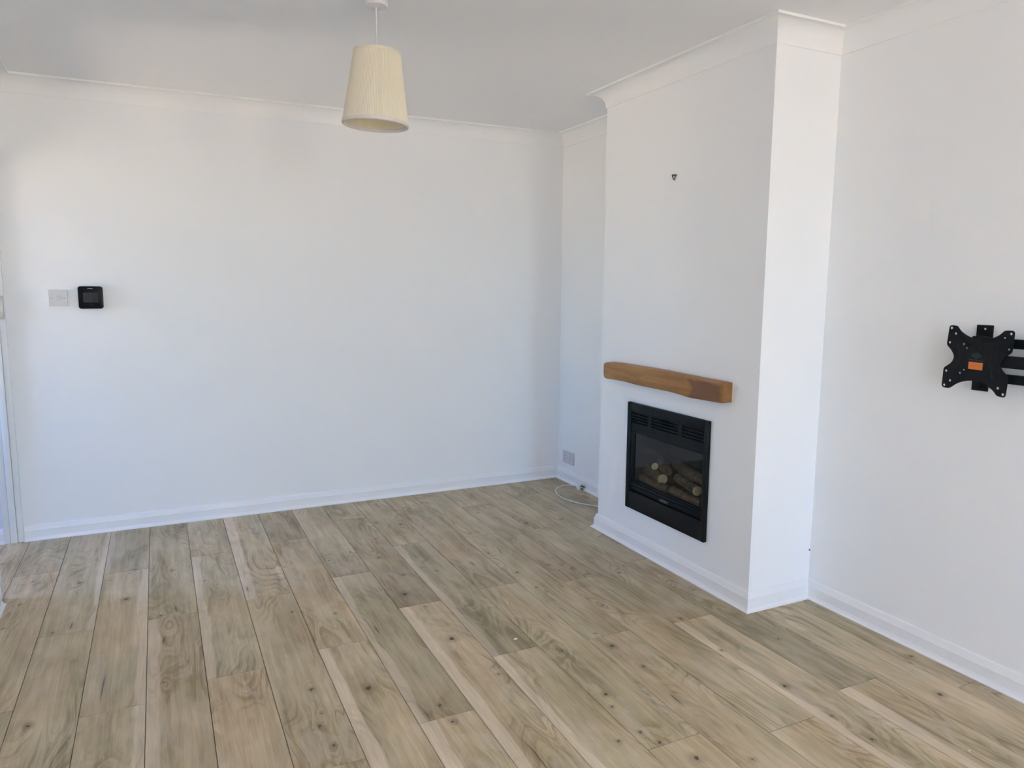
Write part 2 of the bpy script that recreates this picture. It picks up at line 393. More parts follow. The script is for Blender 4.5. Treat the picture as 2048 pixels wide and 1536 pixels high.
struct(obj('wall_chimney', bm, M_WALL))

# coving, one mitred run round the room
poly = [(0, 0), (-L, 0), (-L, -Y), (0, -Y), (0, -B), (-D, -B), (-D, -A), (0, -A)]
def mitre(i):
    p = Vector(poly[i]); a = (p-Vector(poly[i-1])).normalized(); b = (Vector(poly[(i+1) % len(poly)])-p).normalized()
    na = Vector((-a.y, a.x)); nb = Vector((-b.y, b.x)); return na+nb
cove = [(0, H-CH), (0.005, H-CH), (0.006, H-0.079)]
for k in range(1, 13):
    t = PI/2*k/12; cove.append((0.078-0.072*math.cos(t), H-0.079+0.072*math.sin(t)))
cove += [(CW, H-0.010), (CW, H), (0, H)]
bm = bmesh.new()
n = len(poly)
rings = [[bm.verts.new((poly[i][0]+mitre(i).x*o, poly[i][1]+mitre(i).y*o, z)) for o, z in cove] for i in range(n)]
for i in range(n):
    a, b = rings[i], rings[(i+1) % n]
    for k in range(len(cove)-1): bm.faces.new((a[k], a[k+1], b[k+1], b[k]))
struct(obj('trim_1', bm, M_COVE, smooth=25))

# skirting boards, each with its floor bead
skp = [(0, 0.0815), (0.003, 0.0820), (0.007, 0.0790), (0.015, 0.0570), (0.0165, 0.0555), (0.0165, 0), (0, 0)]
bead = [(0.0165, 0.0165), (0.0195, 0.0165)]+[(0.0310-0.0105*math.cos(t), 0.0145-0.0105*math.sin(t)) for t in (PI/2*k/5 for k in range(1, 6))]+[(0.0325, 0.0035), (0.0325, 0), (0.0165, 0)]
def skirting(name, i, j, p0=None, p1=None, m0=None, m1=None):
    q0 = p0 or poly[i]; q1 = p1 or poly[j]; e0 = m0 or mitre(i); e1 = m1 or mitre(j)
    o = struct(obj(name, run(bmesh.new(), q0, q1, e0, e1, skp), M_WOOD, smooth=20))
    obj('floor_bead', run(bmesh.new(), q0, q1, e0, e1, bead), M_WOOD, o, smooth=20)
skirting('baseboard_back', 0, 1, p1=(-3.278, 0), m1=(0, -1))
skirting('baseboard_alcove', 7, 0)
skirting('baseboard_chimney_far', 6, 7)
skirting('baseboard_chimney', 5, 6)
skirting('baseboard_chimney_near', 4, 5)
skirting('baseboard_right', 3, 4)
skirting('baseboard_left', 1, 2, p0=(-L, -0.90), m0=(1, 0))
skirting('baseboard_hall', 0, 1, p0=(-3.362, 0), p1=(-4.5, 0), m0=(0, -1), m1=(0, -1))

d2 = thing('added_hall_door', '', 'door'); del d2['label']; del d2['category']; d2['kind'] = 'structure'  # hall front door, made up to throw light through the doorway
obj('door_frame', box(box(boxbm(-4.58, -4.52, GY0, GY0+.05, GZ0, GZ1), -4.58, -4.52, GY1-.05, GY1, GZ0, GZ1), -4.58, -4.52, GY0+.05, GY1-.05, GZ1-.05, GZ1), M_WOOD, d2)
obj('pane', boxbm(-4.552, -4.548, GY0+.05, GY1-.05, GZ0, GZ1-.05), M_PANE, d2)
# door lining in the corner: stepped mouldings
lin = thing('door_1', '', 'door'); del lin['label']; del lin['category']; lin['kind'] = 'structure'
obj('architrave', boxbm(-3.306, -3.279, -0.022, 0, 0, DZ, bev=0.003), M_WOOD, lin, smooth=30)
obj('door_lining', boxbm(-3.337, -3.307, -0.032, 0, 0, DZ, bev=0.003), M_WOOD, lin, smooth=30)
obj('door_stop', boxbm(-3.366, -3.338, -0.030, 0, 0, DZ, bev=0.004), M_WOOD, lin, smooth=30)
obj('keep_plate', boxbm(-3.320, -3.281, -0.0345, -0.020, 1.188, 1.305, bev=0.004), M_KEEP, lin, smooth=30)
obj('lining_head', boxbm(-3.366, -3.279, DY1, -0.001, DZ-0.03, DZ), M_WOOD, lin)
obj('far_lining', boxbm(-3.366, -3.250, DY1-0.03, DY1, 0, DZ, bev=0.003), M_WOOD, lin, smooth=30)

# window behind the camera
win = thing('window_1', '', 'window'); del win['label']; del win['category']; win['kind'] = 'structure'
f = 0.06; bm = bmesh.new(); y0, y1 = -Y-0.09, -Y-0.03; mx = (WX0+WX1)/2
box(bm, WX0, WX0+f, y0, y1, WZ0, WZ1); box(bm, WX1-f, WX1, y0, y1, WZ0, WZ1)
box(bm, WX0+f, WX1-f, y0, y1, WZ0, WZ0+f); box(bm, WX0+f, WX1-f, y0, y1, WZ1-f, WZ1); box(bm, mx-f/2, mx+f/2, y0, y1, WZ0+f, WZ1-f)
obj('window_frame', bm, M_WOOD, win)
for a, b in ((WX0+f, mx-f/2), (mx+f/2, WX1-f)):
    obj('pane', boxbm(a, b, -Y-0.062, -Y-0.058, WZ0+f, WZ1-f), M_PANE, win)

for nme, x0, SY0, SY1 in (('added_window_left', -L-0.08, LY0, LY1), ('added_window_right', 0.03, RY0, RY1)):  # made-up windows out of view, put in to fill from both sides
    win = thing(nme, '', 'window'); del win['label']; del win['category']; win['kind'] = 'structure'
    bm = bmesh.new(); x1 = x0+0.05; n = 2; w = (SY1-SY0-f)/n
    box(bm, x0, x1, SY0, SY1, SZ0, SZ0+f); box(bm, x0, x1, SY0, SY1, SZ1-f, SZ1)
    for i in range(n+1): box(bm, x0, x1, SY0+i*w, SY0+i*w+f, SZ0+f, SZ1-f)
    obj('window_frame', bm, M_WOOD, win)
    for i in range(n): obj('pane', boxbm(x0+.022, x0+.026, SY0+i*w+f, SY0+(i+1)*w, SZ0+f, SZ1-f), M_PANE, win)

# ------------------------------------------------------------------ floor: every board a piece of the floor
struct(obj('floor_hall', boxbm(-4.6, -L-0.1, -4.6, 0.12, -0.06, -0.012), M_UNDER))
floor = struct(obj('floor', boxbm(-L-0.1, 0.12, -Y-0.12, 0.12, -0.06, -0.012), M_UNDER))
SEAM = [0.062, -.132, -.33, -.528, -.726, -.924, -1.122, -1.32, -1.515, -1.709, -1.898, -2.092, -2.29, -2.486, -2.676, -2.869, -3.062, -3.25, -3.444, -3.638, -3.832]
JOINT = [-3.073, -2.19, -2.907, -2.258, -1.70, -2.23, -1.612, -2.193, -1.647, -1.195, -.58, -1.29, -1.919, -1.322, -.705, -1.317, -.567, -1.2, -.9, -.4]
PL = 1.286
KN = {0: [(-.082, -2.858, 14)], 1: [(-.305, -.309, 6), (-.232, -3.075, 16)],
 2: [(-.471, -.88, 12), (-.485, -1.965, 7), (-.428, -2.027, 7), (-.436, -2.544, 9), (-.413, -2.938, 12), (-.416, -3.257, 24), (-.433, -3.333, 10)],
 3: [(-.694, -.858, 12), (-.624, -1.715, 12), (-.671, -2.237, 14), (-.701, -2.52, 9), (-.674, -2.809, 14), (-.676, -3.009, 8), (-.664, -3.148, 9)],
 4: [(-.78, -.112, 6), (-.874, -.561, 9), (-.889, -1.483, 8), (-.898, -1.99, 11)],
 5: [(-1.095, -1.212, 8), (-1.071, -1.503, 12), (-1.071, -1.701, 7), (-1.064, -2.198, 7), (-1.062, -2.314, 18), (-1.042, -2.49, 10), (-1.072, -2.712, -1), (-1.068, -3.065, 10)],
 6: [(-1.26, -.283, 8), (-1.223, -1.308, -1), (-1.257, -2.265, 8), (-1.269, -2.59, 12), (-1.29, -2.66, 8), (-1.289, -2.814, 9), (-1.267, -2.884, 12)],
 7: [(-1.49, -.49, 10), (-1.37, -.578, 14), (-1.472, -1.254, 7), (-1.418, -1.322, 8), (-1.376, -2.825, 10)],
 8: [(-1.565, -.754, 9), (-1.627, -1.034, 14), (-1.579, -1.302, 14), (-1.641, -1.52, 22), (-1.598, -1.677, 9), (-1.6, -1.998, 20), (-1.546, -2.316, 9), (-1.64, -2.781, -2)],
 9: [(-1.738, -.894, 7), (-1.863, -.972, 7), (-1.804, -2.413, 9), (-1.862, -2.454, -1), (-1.855, -1.80, -1), (-1.796, -2.514, 12)],
 10: [(-2.079, -.964, 6), (-1.964, -1.583, 9), (-1.991, -2.212, 22)],
 11: [(-2.269, -1.166, -1), (-2.126, -1.49, 9), (-2.166, -2.133, 10), (-2.163, -2.292, 6), (-2.181, -2.359, 10), (-2.164, -2.476, 9)],
 12: [(-2.346, -.344, 7), (-2.442, -.984, 7), (-2.389, -1.05, 6)],
 13: [(-2.574, -.781, 12), (-2.57, -1.256, -1), (-2.626, -1.297, 10), (-2.615, -1.537, -1), (-2.621, -1.873, 6)],
 14: [(-2.758, -.737, 6), (-2.764, -1.056, 18), (-2.805, -1.821, -2)],
 15: [(-2.963, -.77, 12), (-2.955, -1.251, -1), (-3.014, -1.289, 9), (-3.005, -1.975, 14)],
 16: [(-3.16, -.664, 8), (-3.172, -.929, 8), (-3.196, -1.163, 7)]}
# (row, board counted from the back wall): tone, warmth, darker far end, pale side (-1 left, 1 right), its width, darker near end
LOOK = {(0, 0): (.92, .3, 0, 0, 0, 0), (0, 2): (.90, .4, 0, 0, 0, 0), (0, 3): (.88, .5, 0, 0, 0, 0),
 (1, 0): (.88, .5, 0, 0, 0, 0), (1, 1): (.95, .5, 0, 0, 0, 0), (1, 2): (1.0, .5, 0, 0, 0, 0),
 (2, 0): (.92, .3, 0, 0, 0, 0), (2, 1): (.92, .3, 0, 0, 0, .12), (2, 2): (.92, .3, 0, 0, 0, .15), (2, 3): (1.0, .4, 0, -1, .05, 0),
 (3, 0): (.92, .4, 0, 0, 0, 0), (3, 1): (.95, .4, 0, 0, 0, .06), (3, 2): (1.05, .5, 0, -1, .03, 0),
 (4, 0): (.92, .5, 0, 0, 0, 0), (4, 1): (.92, .5, 0, 0, 0, .12), (4, 2): (1.02, .3, 0, 0, 0, 0), (4, 3): (1.06, .6, 0, 0, 0, 0),
 (5, 0): (.97, .4, 0, 0, 0, 0), (5, 1): (.98, .2, 0, 0, 0, .06), (5, 2): (1.04, .6, .05, 0, 0, 0),
 (6, 0): (1.0, .4, 0, 0, 0, 0), (6, 1): (.95, .6, 0, 0, 0, .12), (6, 2): (1.04, .2, 0, 0, 0, 0), (6, 3): (1.06, .5, 0, 0, 0, 0),
 (7, 0): (.98, .4, 0, 0, 0, 0), (7, 1): (.92, .1, 0, -1, .03, .12), (7, 2): (1.06, .3, 0, -1, .04, 0),
 (8, 0): (.96, .4, 0, 0, 0, 0), (8, 1): (.90, .5, 0, 0, 0, .22), (8, 2): (1.05, .7, 0, -1, .04, 0),
 (9, 0): (.97, .6, 0, 0, 0, .10), (9, 1): (.90, .0, 0, -1, .035, .04), (9, 2): (1.08, .6, 0, -1, .05, 0),
 (10, 0): (.90, .5, 0, 0, 0, .12), (10, 1): (1.0, .8, 0, 0, 0, 0), (10, 2): (1.07, .6, 0, -1, .04, 0),
 (11, 0): (.96, .2, 0, 1, .02, .04), (11, 1): (1.05, .6, 0, -1, .045, 0),
 (12, 0): (.99, .4, 0, 0, 0, 0), (12, 1): (1.0, .3, 0, -1, .03, .04), (12, 2): (1.03, .9, 0, 0, 0, 0),
 (13, 0): (1.04, .6, 0, 0, 0, 0), (13, 1): (.96, .2, .14, 0, 0, 0), 
 (14, 0): (.84, .1, 0, -1, .025, 0), (14, 1): (1.0, .6, 0, 1, .03, .10), (14, 2): (1.0, .3, 0, 1, .035, 0),
 (15, 0): (1.0, .9, 0, 0, 0, 0), (15, 1): (.95, .2, 0, 1, .02, 0),
 (16, 0): (.92, .6, 0, 0, 0, 0), (16, 1): (1.05, .7, 0, 0, 0, 0), (16, 2): (1.0, .4, 0, 0, 0, 0)}
cache = {}
def plank_mesh(w, ya, yb):
    key = (round(w, 3), round(ya, 3), round(yb, 3))
    if key in cache: return cache[key]
    g, c, t = 0.0009, 0.0012, 0.0115
    bm = bmesh.new()
    def ring(i, z): return [bm.verts.new(p) for p in ((-w/2+i, ya+i, z), (w/2-i, ya+i, z), (w/2-i, yb-i, z), (-w/2+i, yb-i, z))]
    r = [ring(g, -t), ring(g, -c), ring(g+c*0.9, 0)]
    for a, b in zip(r, r[1:]):
        for k in range(4): bm.faces.new((a[k], a[(k+1) % 4], b[(k+1) % 4], b[k]))
    bm.faces.new(r[2]); bm.faces.new(r[0][::-1])
    bmesh.ops.recalc_face_normals(bm, faces=bm.faces[:])
    me = bpy.data.meshes.new('plank'); bm.to_mesh(me); bm.free(); me.materials.append(M_PLANK)
    cache[key] = me; return me
for row in range(20):
    xa, xb = SEAM[row+1], SEAM[row]
    if row == 0: wclip = 0.194
    j = JOINT[row]
    top = j
    while top < 0.0: top += PL
    k = 0
    y_top = top
    ymin = -Y if xa > -L-0.01 else -4.4
    while y_top > ymin:
        yb_, ya_ = y_top, y_top-PL
        cy, cx = (ya_+yb_)/2, (xa+xb)/2
        hi = min(yb_, -0.002); lo = max(ya_, ymin)
        if hi-lo > 0.02:
            o = bpy.data.objects.new('plank', plank_mesh(xb-xa, lo-cy, hi-cy)); C.objects.link(o)
            o.location = (cx, cy, random.uniform(-0.0002, 0.0002)); o.parent = floor
            rr = random.Random(row*31+k)
            lk = LOOK.get((row, k)) or (rr.uniform(.92, 1.06), rr.uniform(.2, .8), 0, rr.choice((0, 0, -1)), .04, 0)
            o['tone'] = [float(v) for v in lk[:3]]; o['pale'] = [float(v) for v in lk[3:]]
            kk = [p for p in KN.get(row, []) if lo <= p[1] <= hi]
            ks = [(p[0]-cx, p[1]-cy, abs(p[2])*0.00062) for p in kk if p[2] > 0]
            cs = [(p[0]-cx, p[1]-cy, 0.045 if p[2] == -1 else 0.13) for p in kk if p[2] < 0]
            if row not in KN or cy < -3.4:
                ks = [(rr.uniform(-.07, .07), rr.uniform(-.6, .6), rr.uniform(.004, .012)) for _ in range(2)]
            for i, nme in enumerate('abcde'): o['knot_'+nme] = [float(v) for v in (ks[i] if i < len(ks) else (9, 9, .01))]
            for i, nme in enumerate('ab'): o['crack_'+nme] = [float(v) for v in (cs[i] if i < len(cs) else (9, 9, .05))]
        k += 1; y_top -= PL

# ------------------------------------------------------------------ mantel beam
def beam():
    zb, ztop = 0.878, 0.972
    st = [(-1.204, .889, .962), (-1.212, .884, .967), (-1.232, .880, .972), (-1.30, .883, .974), (-1.40, .884, .975), (-1.50, .880, .9755), (-1.60, .880, .976), (-1.70, .881, .975),
          (-1.77, .881, .974), (-1.85, .877, .9725), (-1.90, .874, .972), (-1.93, .873, .971), (-1.98, .875, .970), (-2.05, .877, .9695), (-2.10, .878, .969), (-2.130, .879, .968), (-2.136, .882, .966)]
    bm = bmesh.new(); rings = []
    x0 = -D+0.001; rnd = random.Random(3)
    for i, (y, b, t) in enumerate(st):
        f = 0.060+rnd.uniform(-.0015, .0015)
        e = 0.004 if i in (0, len(st)-1) else (0.002 if i in (1,) else 0)
        hew = 0.006*max(0, min(1, (-1.88-y)/0.06)) if y > -2.12 else 0.0
        w = 0.006+0.004*max(0, min(1, (-1.4-y)/.5))
        if y < -2.09: w = 0.004
        xf = -D-f+e
        prof = [(x0, t-.001), (x0-0.02, t), (xf+w*1.1, t-0.002), (xf+0.001, t-w*0.9), (xf-0.0005+hew*.4, (t+b)/2+0.02), (xf+hew, (t+b)/2-0.004), (xf+hew, b+0.012), (xf+0.003+hew*.6, b+0.003), (xf+0.010, b), (x0, b+.001)]
        rings.append([bm.verts.new((x, y, z)) for x, z in prof])
    for a, c in zip(rings, rings[1:]):
        for k in range(len(a)): bm.faces.new((a[k], a[(k+1) % len(a)], c[(k+1) % len(a)], c[k]))
    bm.faces.new(rings[0][::-1]); bm.faces.new(rings[-1])
    for v in bm.verts: v.co.y += 1.67; v.co.x += D
    o = obj('mantel_beam', bm, M_BEAM, smooth=35, loc=(-D, -1.67, 0))
    tag(o, 'honey-brown rustic oak mantel beam fixed to white chimney breast above the black fire', 'mantel shelf')
beam()

# ------------------------------------------------------------------ inset fire
def fire():
    T = thing('inset_fire', 'black glass-fronted inset fire with pale-ended logs in white chimney breast', 'fireplace', (-D, -1.70, 0.211))
    def P(name, bm, m, parent=T, smooth=30):
        bmesh.ops.translate(bm, verts=bm.verts[:], vec=-Vector((-D, -1.70, 0.211)) if parent is T else Vector((0, 0, 0)))
        return obj(name, bm, m, parent, smooth=smooth)
    y0, y1, z0, z1 = -2.015, -1.387, 0.211, 0.777
    gy0, gy1, gz0, gz1 = -1.990, -1.436, 0.353, 0.626
    xo = -D-0.020                                       # outer face of the surround
    fr = bmesh.new()
    box(fr, xo, -D, y0, gy0+0.0, z0, z1, bev=0.003); box(fr, xo, -D, gy1+0.018, y1, z0, z1, bev=0.003)
    box(fr, xo, -D, gy0, gy1+0.018, 0.738, z1, bev=0.003)
    bmesh.ops.remove_doubles(fr, verts=fr.verts[:], dist=1e-5)
    P('surround', fr, M_FIRE)
    # hood panel with three banks of four slots
    hp = bmesh.new(); xh = xo+0.006; zz0, zz1 = gz1, 0.738
    slots_y = [(-1.562, -1.425), (-1.800, -1.588), (-1.985, -1.826)]
    slots_z = [0.672+0.0155*i for i in range(4)]
    ycut = sorted({gy0, gy1+0.018, *[v for s in slots_y for v in s]}); ycut = [v for v in ycut if gy0 <= v <= gy1+0.018]
    zcut = sorted({zz0, zz1, *[z for s in slots_z for z in (s, s+0.0085)]})
    for i in range(len(ycut)-1):
        for j in range(len(zcut)-1):
            yc, zc = (ycut[i]+ycut[i+1])/2, (zcut[j]+zcut[j+1])/2
            if any(a < yc < b for a, b in slots_y) and any(s < zc < s+0.0085 for s in slots_z): continue
            hp.faces.new([hp.verts.new((xh, y, z)) for y, z in ((ycut[i], zcut[j]), (ycut[i+1], zcut[j]), (ycut[i+1], zcut[j+1]), (ycut[i], zcut[j+1]))])
    bmesh.ops.remove_doubles(hp, verts=hp.verts[:], dist=1e-5)
    r = bmesh.ops.extrude_face_region(hp, geom=hp.faces[:])
    for v in r['geom']:
        if isinstance(v, bmesh.types.BMVert): v.co.x += 0.010
    P('vent_hood', hp, M_FIRE)
    for i, z in enumerate(slots_z):                    # sloping blades behind the slots
        b = bmesh.new(); box(b, xh+0.003, xh+0.016, gy0+.004, gy1+0.012, -0.001, 0.001)
        bmesh.ops.rotate(b, verts=b.verts[:], cent=(xh+0.01, 0, 0), matrix=Matrix.Rotation(0.5, 3, 'Y'))
        bmesh.ops.translate(b, verts=b.verts[:], vec=(0, 0, z+0.001)); P('louvre_blade', b, M_FIRE)
    # glass door: thin inner frame and pane
    df = bmesh.new(); xg = xo+0.008; t = 0.010
    box(df, xg, xg+.012, gy0, gy0+t, gz0, gz1, bev=.002); box(df, xg, xg+.012, gy1-t, gy1, gz0, gz1, bev=.002)
    box(df, xg, xg+.012, gy0+t, gy1-t, gz0, gz0+t, bev=.002); box(df, xg, xg+.012, gy0+t, gy1-t, gz1-t, gz1, bev=.002)
    box(df, xg-0.003, xg+.012, gy1, gy1+0.018, gz0-.02, gz1, bev=.002)
    P('door_frame', df, M_FIRE)
    P('glass_pane', boxbm(xg+.005, xg+.008, gy0+t-.002, gy1-t+.002, gz0+t-.002, gz1-t+.002), M_FIREGLASS, smooth=None)
    lg = bmesh.new(); box(lg, xo+0.003, -D, gy0, gy1+0.018, 0.337, gz0, bev=.003); box(lg, xo+0.010, -D, gy0, gy1+0.018, 0.309, 0.334, bev=.003)
    P('sill', lg, M_FIRE)
    P('lower_panel', boxbm(xo+0.001, -D, gy0-.001, gy1+0.019, z0, 0.306, bev=.003), M_FIRE)
    P('badge', boxbm(xo-0.001, xo+0.013, -1.742, -1.684, 0.317, 0.331, bev=.0015), M_BADGE)
    # firebox
    bx = bmesh.new(); xb = -D+0.215; m = 0.006
    a0, a1, c0, c1 = FY0+m, FY1-m, FZ0+m, FZ1-m
    k0 = [bx.verts.new((-D-.004, y, z)) for y, z in ((a0, c0), (a1, c0), (a1, c1), (a0, c1))]
    k1 = [bx.verts.new((xb, y, z)) for y, z in ((a0+.03, c0), (a1-.03, c0), (a1-.03, c1-.05), (a0+.03, c1-.05))]
    for i in range(4): bx.faces.new((k0[i], k0[(i+1) % 4], k1[(i+1) % 4], k1[i]))
    bx.faces.new(k1); P('firebox', bx, M_FIREBOX, smooth=None)
    # ember bed
    eb = bmesh.new(); bmesh.ops.create_grid(eb, x_segments=14, y_segments=40, size=0.5)
    rn = random.Random(8)
    for v in eb.verts:
        u, w = v.co.x+.5, v.co.y
        v.co = Vector((-D+0.012+u*0.185, -1.713+w*0.545, 0.345+0.035*u+0.010*math.sin(w*60)*(1-u)+rn.uniform(-.006, .006)))
    P('ember_bed', eb, M_EMBER)
    def log(p0, p1, r0, r1, ends=(0, 1), n=8, bend=0.0):
        p0 = Vector(p0); p1 = Vector(p1); ax = p1-p0; sd = ax.cross(Vector((0, 0, 1))).normalized()
        rn2 = random.Random(int(abs(p0.y)*1000))
        bm = bmesh.new(); q = ax.normalized().to_track_quat('Z', 'Y'); rings = []
        for i in range(n+1):
            t = i/n; c = p0+ax*t+Vector((0, 0, bend*math.sin(PI*t)))
            rings.append([bm.verts.new(c+q @ Vector((math.cos(a)*rr, math.sin(a)*rr, 0))) for a, rr in ((2*PI*s/14, (r0+(r1-r0)*t)*(1+rn2.uniform(-.07, .07))) for s in range(14))])
        for a, b in zip(rings, rings[1:]):
            for s in range(14): bm.faces.new((a[s], a[(s+1) % 14], b[(s+1) % 14], b[s]))
        bm.faces.new(rings[0][::-1]); bm.faces.new(rings[-1])
        o = P('log', bm, M_LOG, smooth=50)
        for e in ends:
            c, r, d = (p0, r0, -ax.normalized()) if e == 0 else (p1, r1, ax.normalized())
            eb2 = bmesh.new(); cyl(eb2, c, c+d*0.003, r*0.98, r*0.9, seg=14)
            bmesh.ops.translate(eb2, verts=eb2.verts[:], vec=-Vector((-D, -1.70, 0.211)))
            obj('cut_end', eb2, M_CUT, o, smooth=30)
    xl = -D
    log((xl+.10, -1.405, .412), (xl+.035, -1.632, .411), .030, .0265, (1,))
    log((xl+.12, -1.50, .412), (xl+.06, -1.532, .452), .018, .020, (1,))
    log((xl+.14, -1.475, .458), (xl+.055, -1.640, .452), .030, .027, ())
    log((xl+.16, -1.585, .462), (xl+.08, -1.830, .462), .026, .032, ())
    log((xl+.06, -1.795, .478), (xl+.05, -1.955, .475), .027, .024, ())
    log((xl+.085, -1.690, .428), (xl+.028, -1.905, .422), .023, .024, (0, 1))
    log((xl+.03, -1.46, .382), (xl+.022, -1.70, .372), .020, .022, ())
    log((xl+.03, -1.72, .378), (xl+.022, -1.95, .372), .022, .020, ())
fire()

# ------------------------------------------------------------------ pendant lamp
def lamp():
    cx, cy = -1.807, -1.802
    T = thing('pendant_lamp', 'cream pleated pendant lampshade hanging from the white ceiling on a thin cord', 'lamp', (cx, cy, H))
    def P(name, bm, m, smooth=40, parent=T): return obj(name, bm, m, parent, smooth=smooth)
    bm, r = lathe(bmesh.new(), [(0.001, 0), (0.042, 0), (0.0425, -0.004), (0.0415, -0.027), (0.0385, -0.030), (0.010, -0.0305), (0.0055, -0.034), (0.001, -0.034)])
    P('ceiling_rose', bm, M_ROSE)
    P('cord', cyl(bmesh.new(), (0, 0, -0.03), (0, 0, -0.262), 0.0028, seg=10), M_CABLE)
    P('lampholder', lathe(bmesh.new(), [(0.001, -0.20), (0.012, -0.202), (0.018, -0.225), (0.018, -0.255), (0.015, -0.258), (0.015, -0.268), (0.001, -0.268)], 20)[0], M_PLAST)
    tilt = Matrix.Rotation(math.radians(2.4), 4, Vector((0.27, 0.96, 0)).normalized())
    tilt = Matrix.Translation((0, 0, -0.22)) @ tilt @ Matrix.Translation((0, 0, 0.22))
    zt, zb, rt, rb = -0.188, -0.443, 0.084, 0.1205
    N = 120                                            # pleats
    bm = bmesh.new(); rings = []
    for i in range(9):
        t = i/8; ring = []
        for k in range(N*2):
            a = PI*k/N; rr = rt+(rb-rt)*t+(0.0010 if k % 2 else -0.0007)
            ring.append(bm.verts.new((rr*math.cos(a), rr*math.sin(a), zt+(zb-zt)*t)))
        rings.append(ring)
    for a, b in zip(rings, rings[1:]):
        for k in range(N*2): bm.faces.new((a[k], a[(k+1) % (2*N)], b[(k+1) % (2*N)], b[k]))
    bmesh.ops.transform(bm, matrix=tilt, verts=bm.verts[:])
    sh = P('shade', bm, M_SHADE, 20)
    bm, _ = lathe(bmesh.new(), [(rt-.003, zt+.001), (rb-.003, zb+.001)], 64)
    bmesh.ops.transform(bm, matrix=tilt, verts=bm.verts[:]); obj('lining', bm, M_LINING, sh, smooth=40)
    bm, _ = lathe(bmesh.new(), [(rb-.0045, zb+.012), (rb-.0045, zb-.001), (rb-.002, zb-.003), (rb+.0015, zb-.001), (rb+.0010, zb+.009), (rb-.001, zb+.010)], 64)
    bmesh.ops.transform(bm, matrix=tilt, verts=bm.verts[:]); obj('bottom_rim', bm, M_TRIMBAND, sh, smooth=60)
    bm, _ = lathe(bmesh.new(), [(rt-.003, zt-.008), (rt-.003, zt+.001), (rt, zt+.003), (rt+.002, zt+.001), (rt+.0025, zt-.008)], 64)
    bmesh.ops.transform(bm, matrix=tilt, verts=bm.verts[:]); obj('top_rim', bm, M_SHADE, sh, smooth=60)
    bm = bmesh.new()
    for k in range(3):
        a = 2*PI*k/3+.4; cyl(bm, (0.02*math.cos(a), 0.02*math.sin(a), -.245), ((rt)*math.cos(a), (rt)*math.sin(a), zt-.012), 0.0015, seg=6)
    lathe(bm, [(0.021, -.243), (0.023, -.245), (0.021, -.247), (0.019, -.245), (0.021, -.243)], 20)
    bmesh.ops.transform(bm, matrix=tilt, verts=bm.verts[:]); obj('spider', bm, M_PLAST, sh, smooth=40)
lamp()

# ------------------------------------------------------------------ light switch and thermostat on the back wall
def rrect(bm, w, h, r, y0, y1, seg=6):
    """rounded rectangle plate in the xz plane between y0 (wall) and y1 (front)"""
    pts = []
    for cx, cz, a0 in ((w/2-r, h/2-r, 0), (-w/2+r, h/2-r, PI/2), (-w/2+r, -h/2+r, PI), (w/2-r, -h/2+r, 3*PI/2)):
        for k in range(seg+1):
            a = a0+PI/2*k/seg; pts.append((cx+r*math.cos(a), cz+r*math.sin(a)))
    i = min(0.0015, r*0.4)
    R0 = [bm.verts.new((x, y0, z)) for x, z in pts]; R1 = [bm.verts.new((x, y1+i, z)) for x, z in pts]
    R2 = [bm.verts.new((x*(1-2*i/w), y1, z*(1-2*i/h))) for x, z in pts]
    n = len(pts)
    for a, b in ((R0, R1), (R1, R2)):
        for k in range(n): bm.faces.new((a[k], a[(k+1) % n], b[(k+1) % n], b[k]))
    bm.faces.new(R0[::-1]); bm.faces.new(R2)
    return bm
T = thing('light_switch', 'square white light switch on wall just left of the black thermostat', 'switch', (-3.043, 0, 1.294))
obj('plate', rrect(bmesh.new(), 0.087, 0.086, 0.004, 0, -0.009), M_PLAST, T, smooth=30)
bm = rrect(bmesh.new(), 0.017, 0.026, 0.0015, -0.008, -0.012); bmesh.ops.rotate(bm, verts=bm.verts[:], cent=(0, -.01, 0), matrix=Matrix.Rotation(0.09, 3, 'X'))
obj('rocker', bm, M_PLAST, T, smooth=30)
obj('rocker_gap', boxbm(-0.0095, 0.0095, -0.0094, -0.008, -0.014, 0.014), M_GREY, T)
for sx in (-1, 1):
    o = obj('screw', cyl(bmesh.new(), (sx*0.0302, -0.008, 0), (sx*0.0302, -0.0096, 0), 0.0034, seg=14), M_GREY, T, smooth=40)
    obj('screw_slot', boxbm(sx*0.0302-.003, sx*0.0302+.003, -0.0098, -0.009, -.0005, .0005), M_DARK, o)
T = thing('thermostat', 'black square heating thermostat with dark screen on the white back wall', 'thermostat', (-2.892, 0, 1.2965))
obj('case', rrect(bmesh.new(), 0.116, 0.119, 0.013, 0, -0.022, 8), M_BLACK, T, smooth=40)
obj('screen', rrect(bmesh.new(), 0.070, 0.054, 0.002, -0.021, -0.0226), M_SCREEN, T, smooth=30)
obj('screen_panel', rrect(bmesh.new(), 0.041, 0.050, 0.002, -0.0220, -0.0229), plain('dark_grey_lcd', (0.016, 0.016, 0.018), 0.3, spec=0.2), T, smooth=30)  # panel a little paler grey than the screen around it
bpy.data.objects['screen_panel'].location = (-0.014, 0, 0.001)
obj('maker_mark', boxbm(-0.012, 0.012, -0.0227, -0.021, 0.0475, 0.0498), M_GREY, T)
bm = cyl(bmesh.new(), (0.003, -0.021, -0.0365), (0.003, -0.0232, -0.0365), 0.004, seg=16); obj('button', bm, M_SCREEN, T, smooth=40)

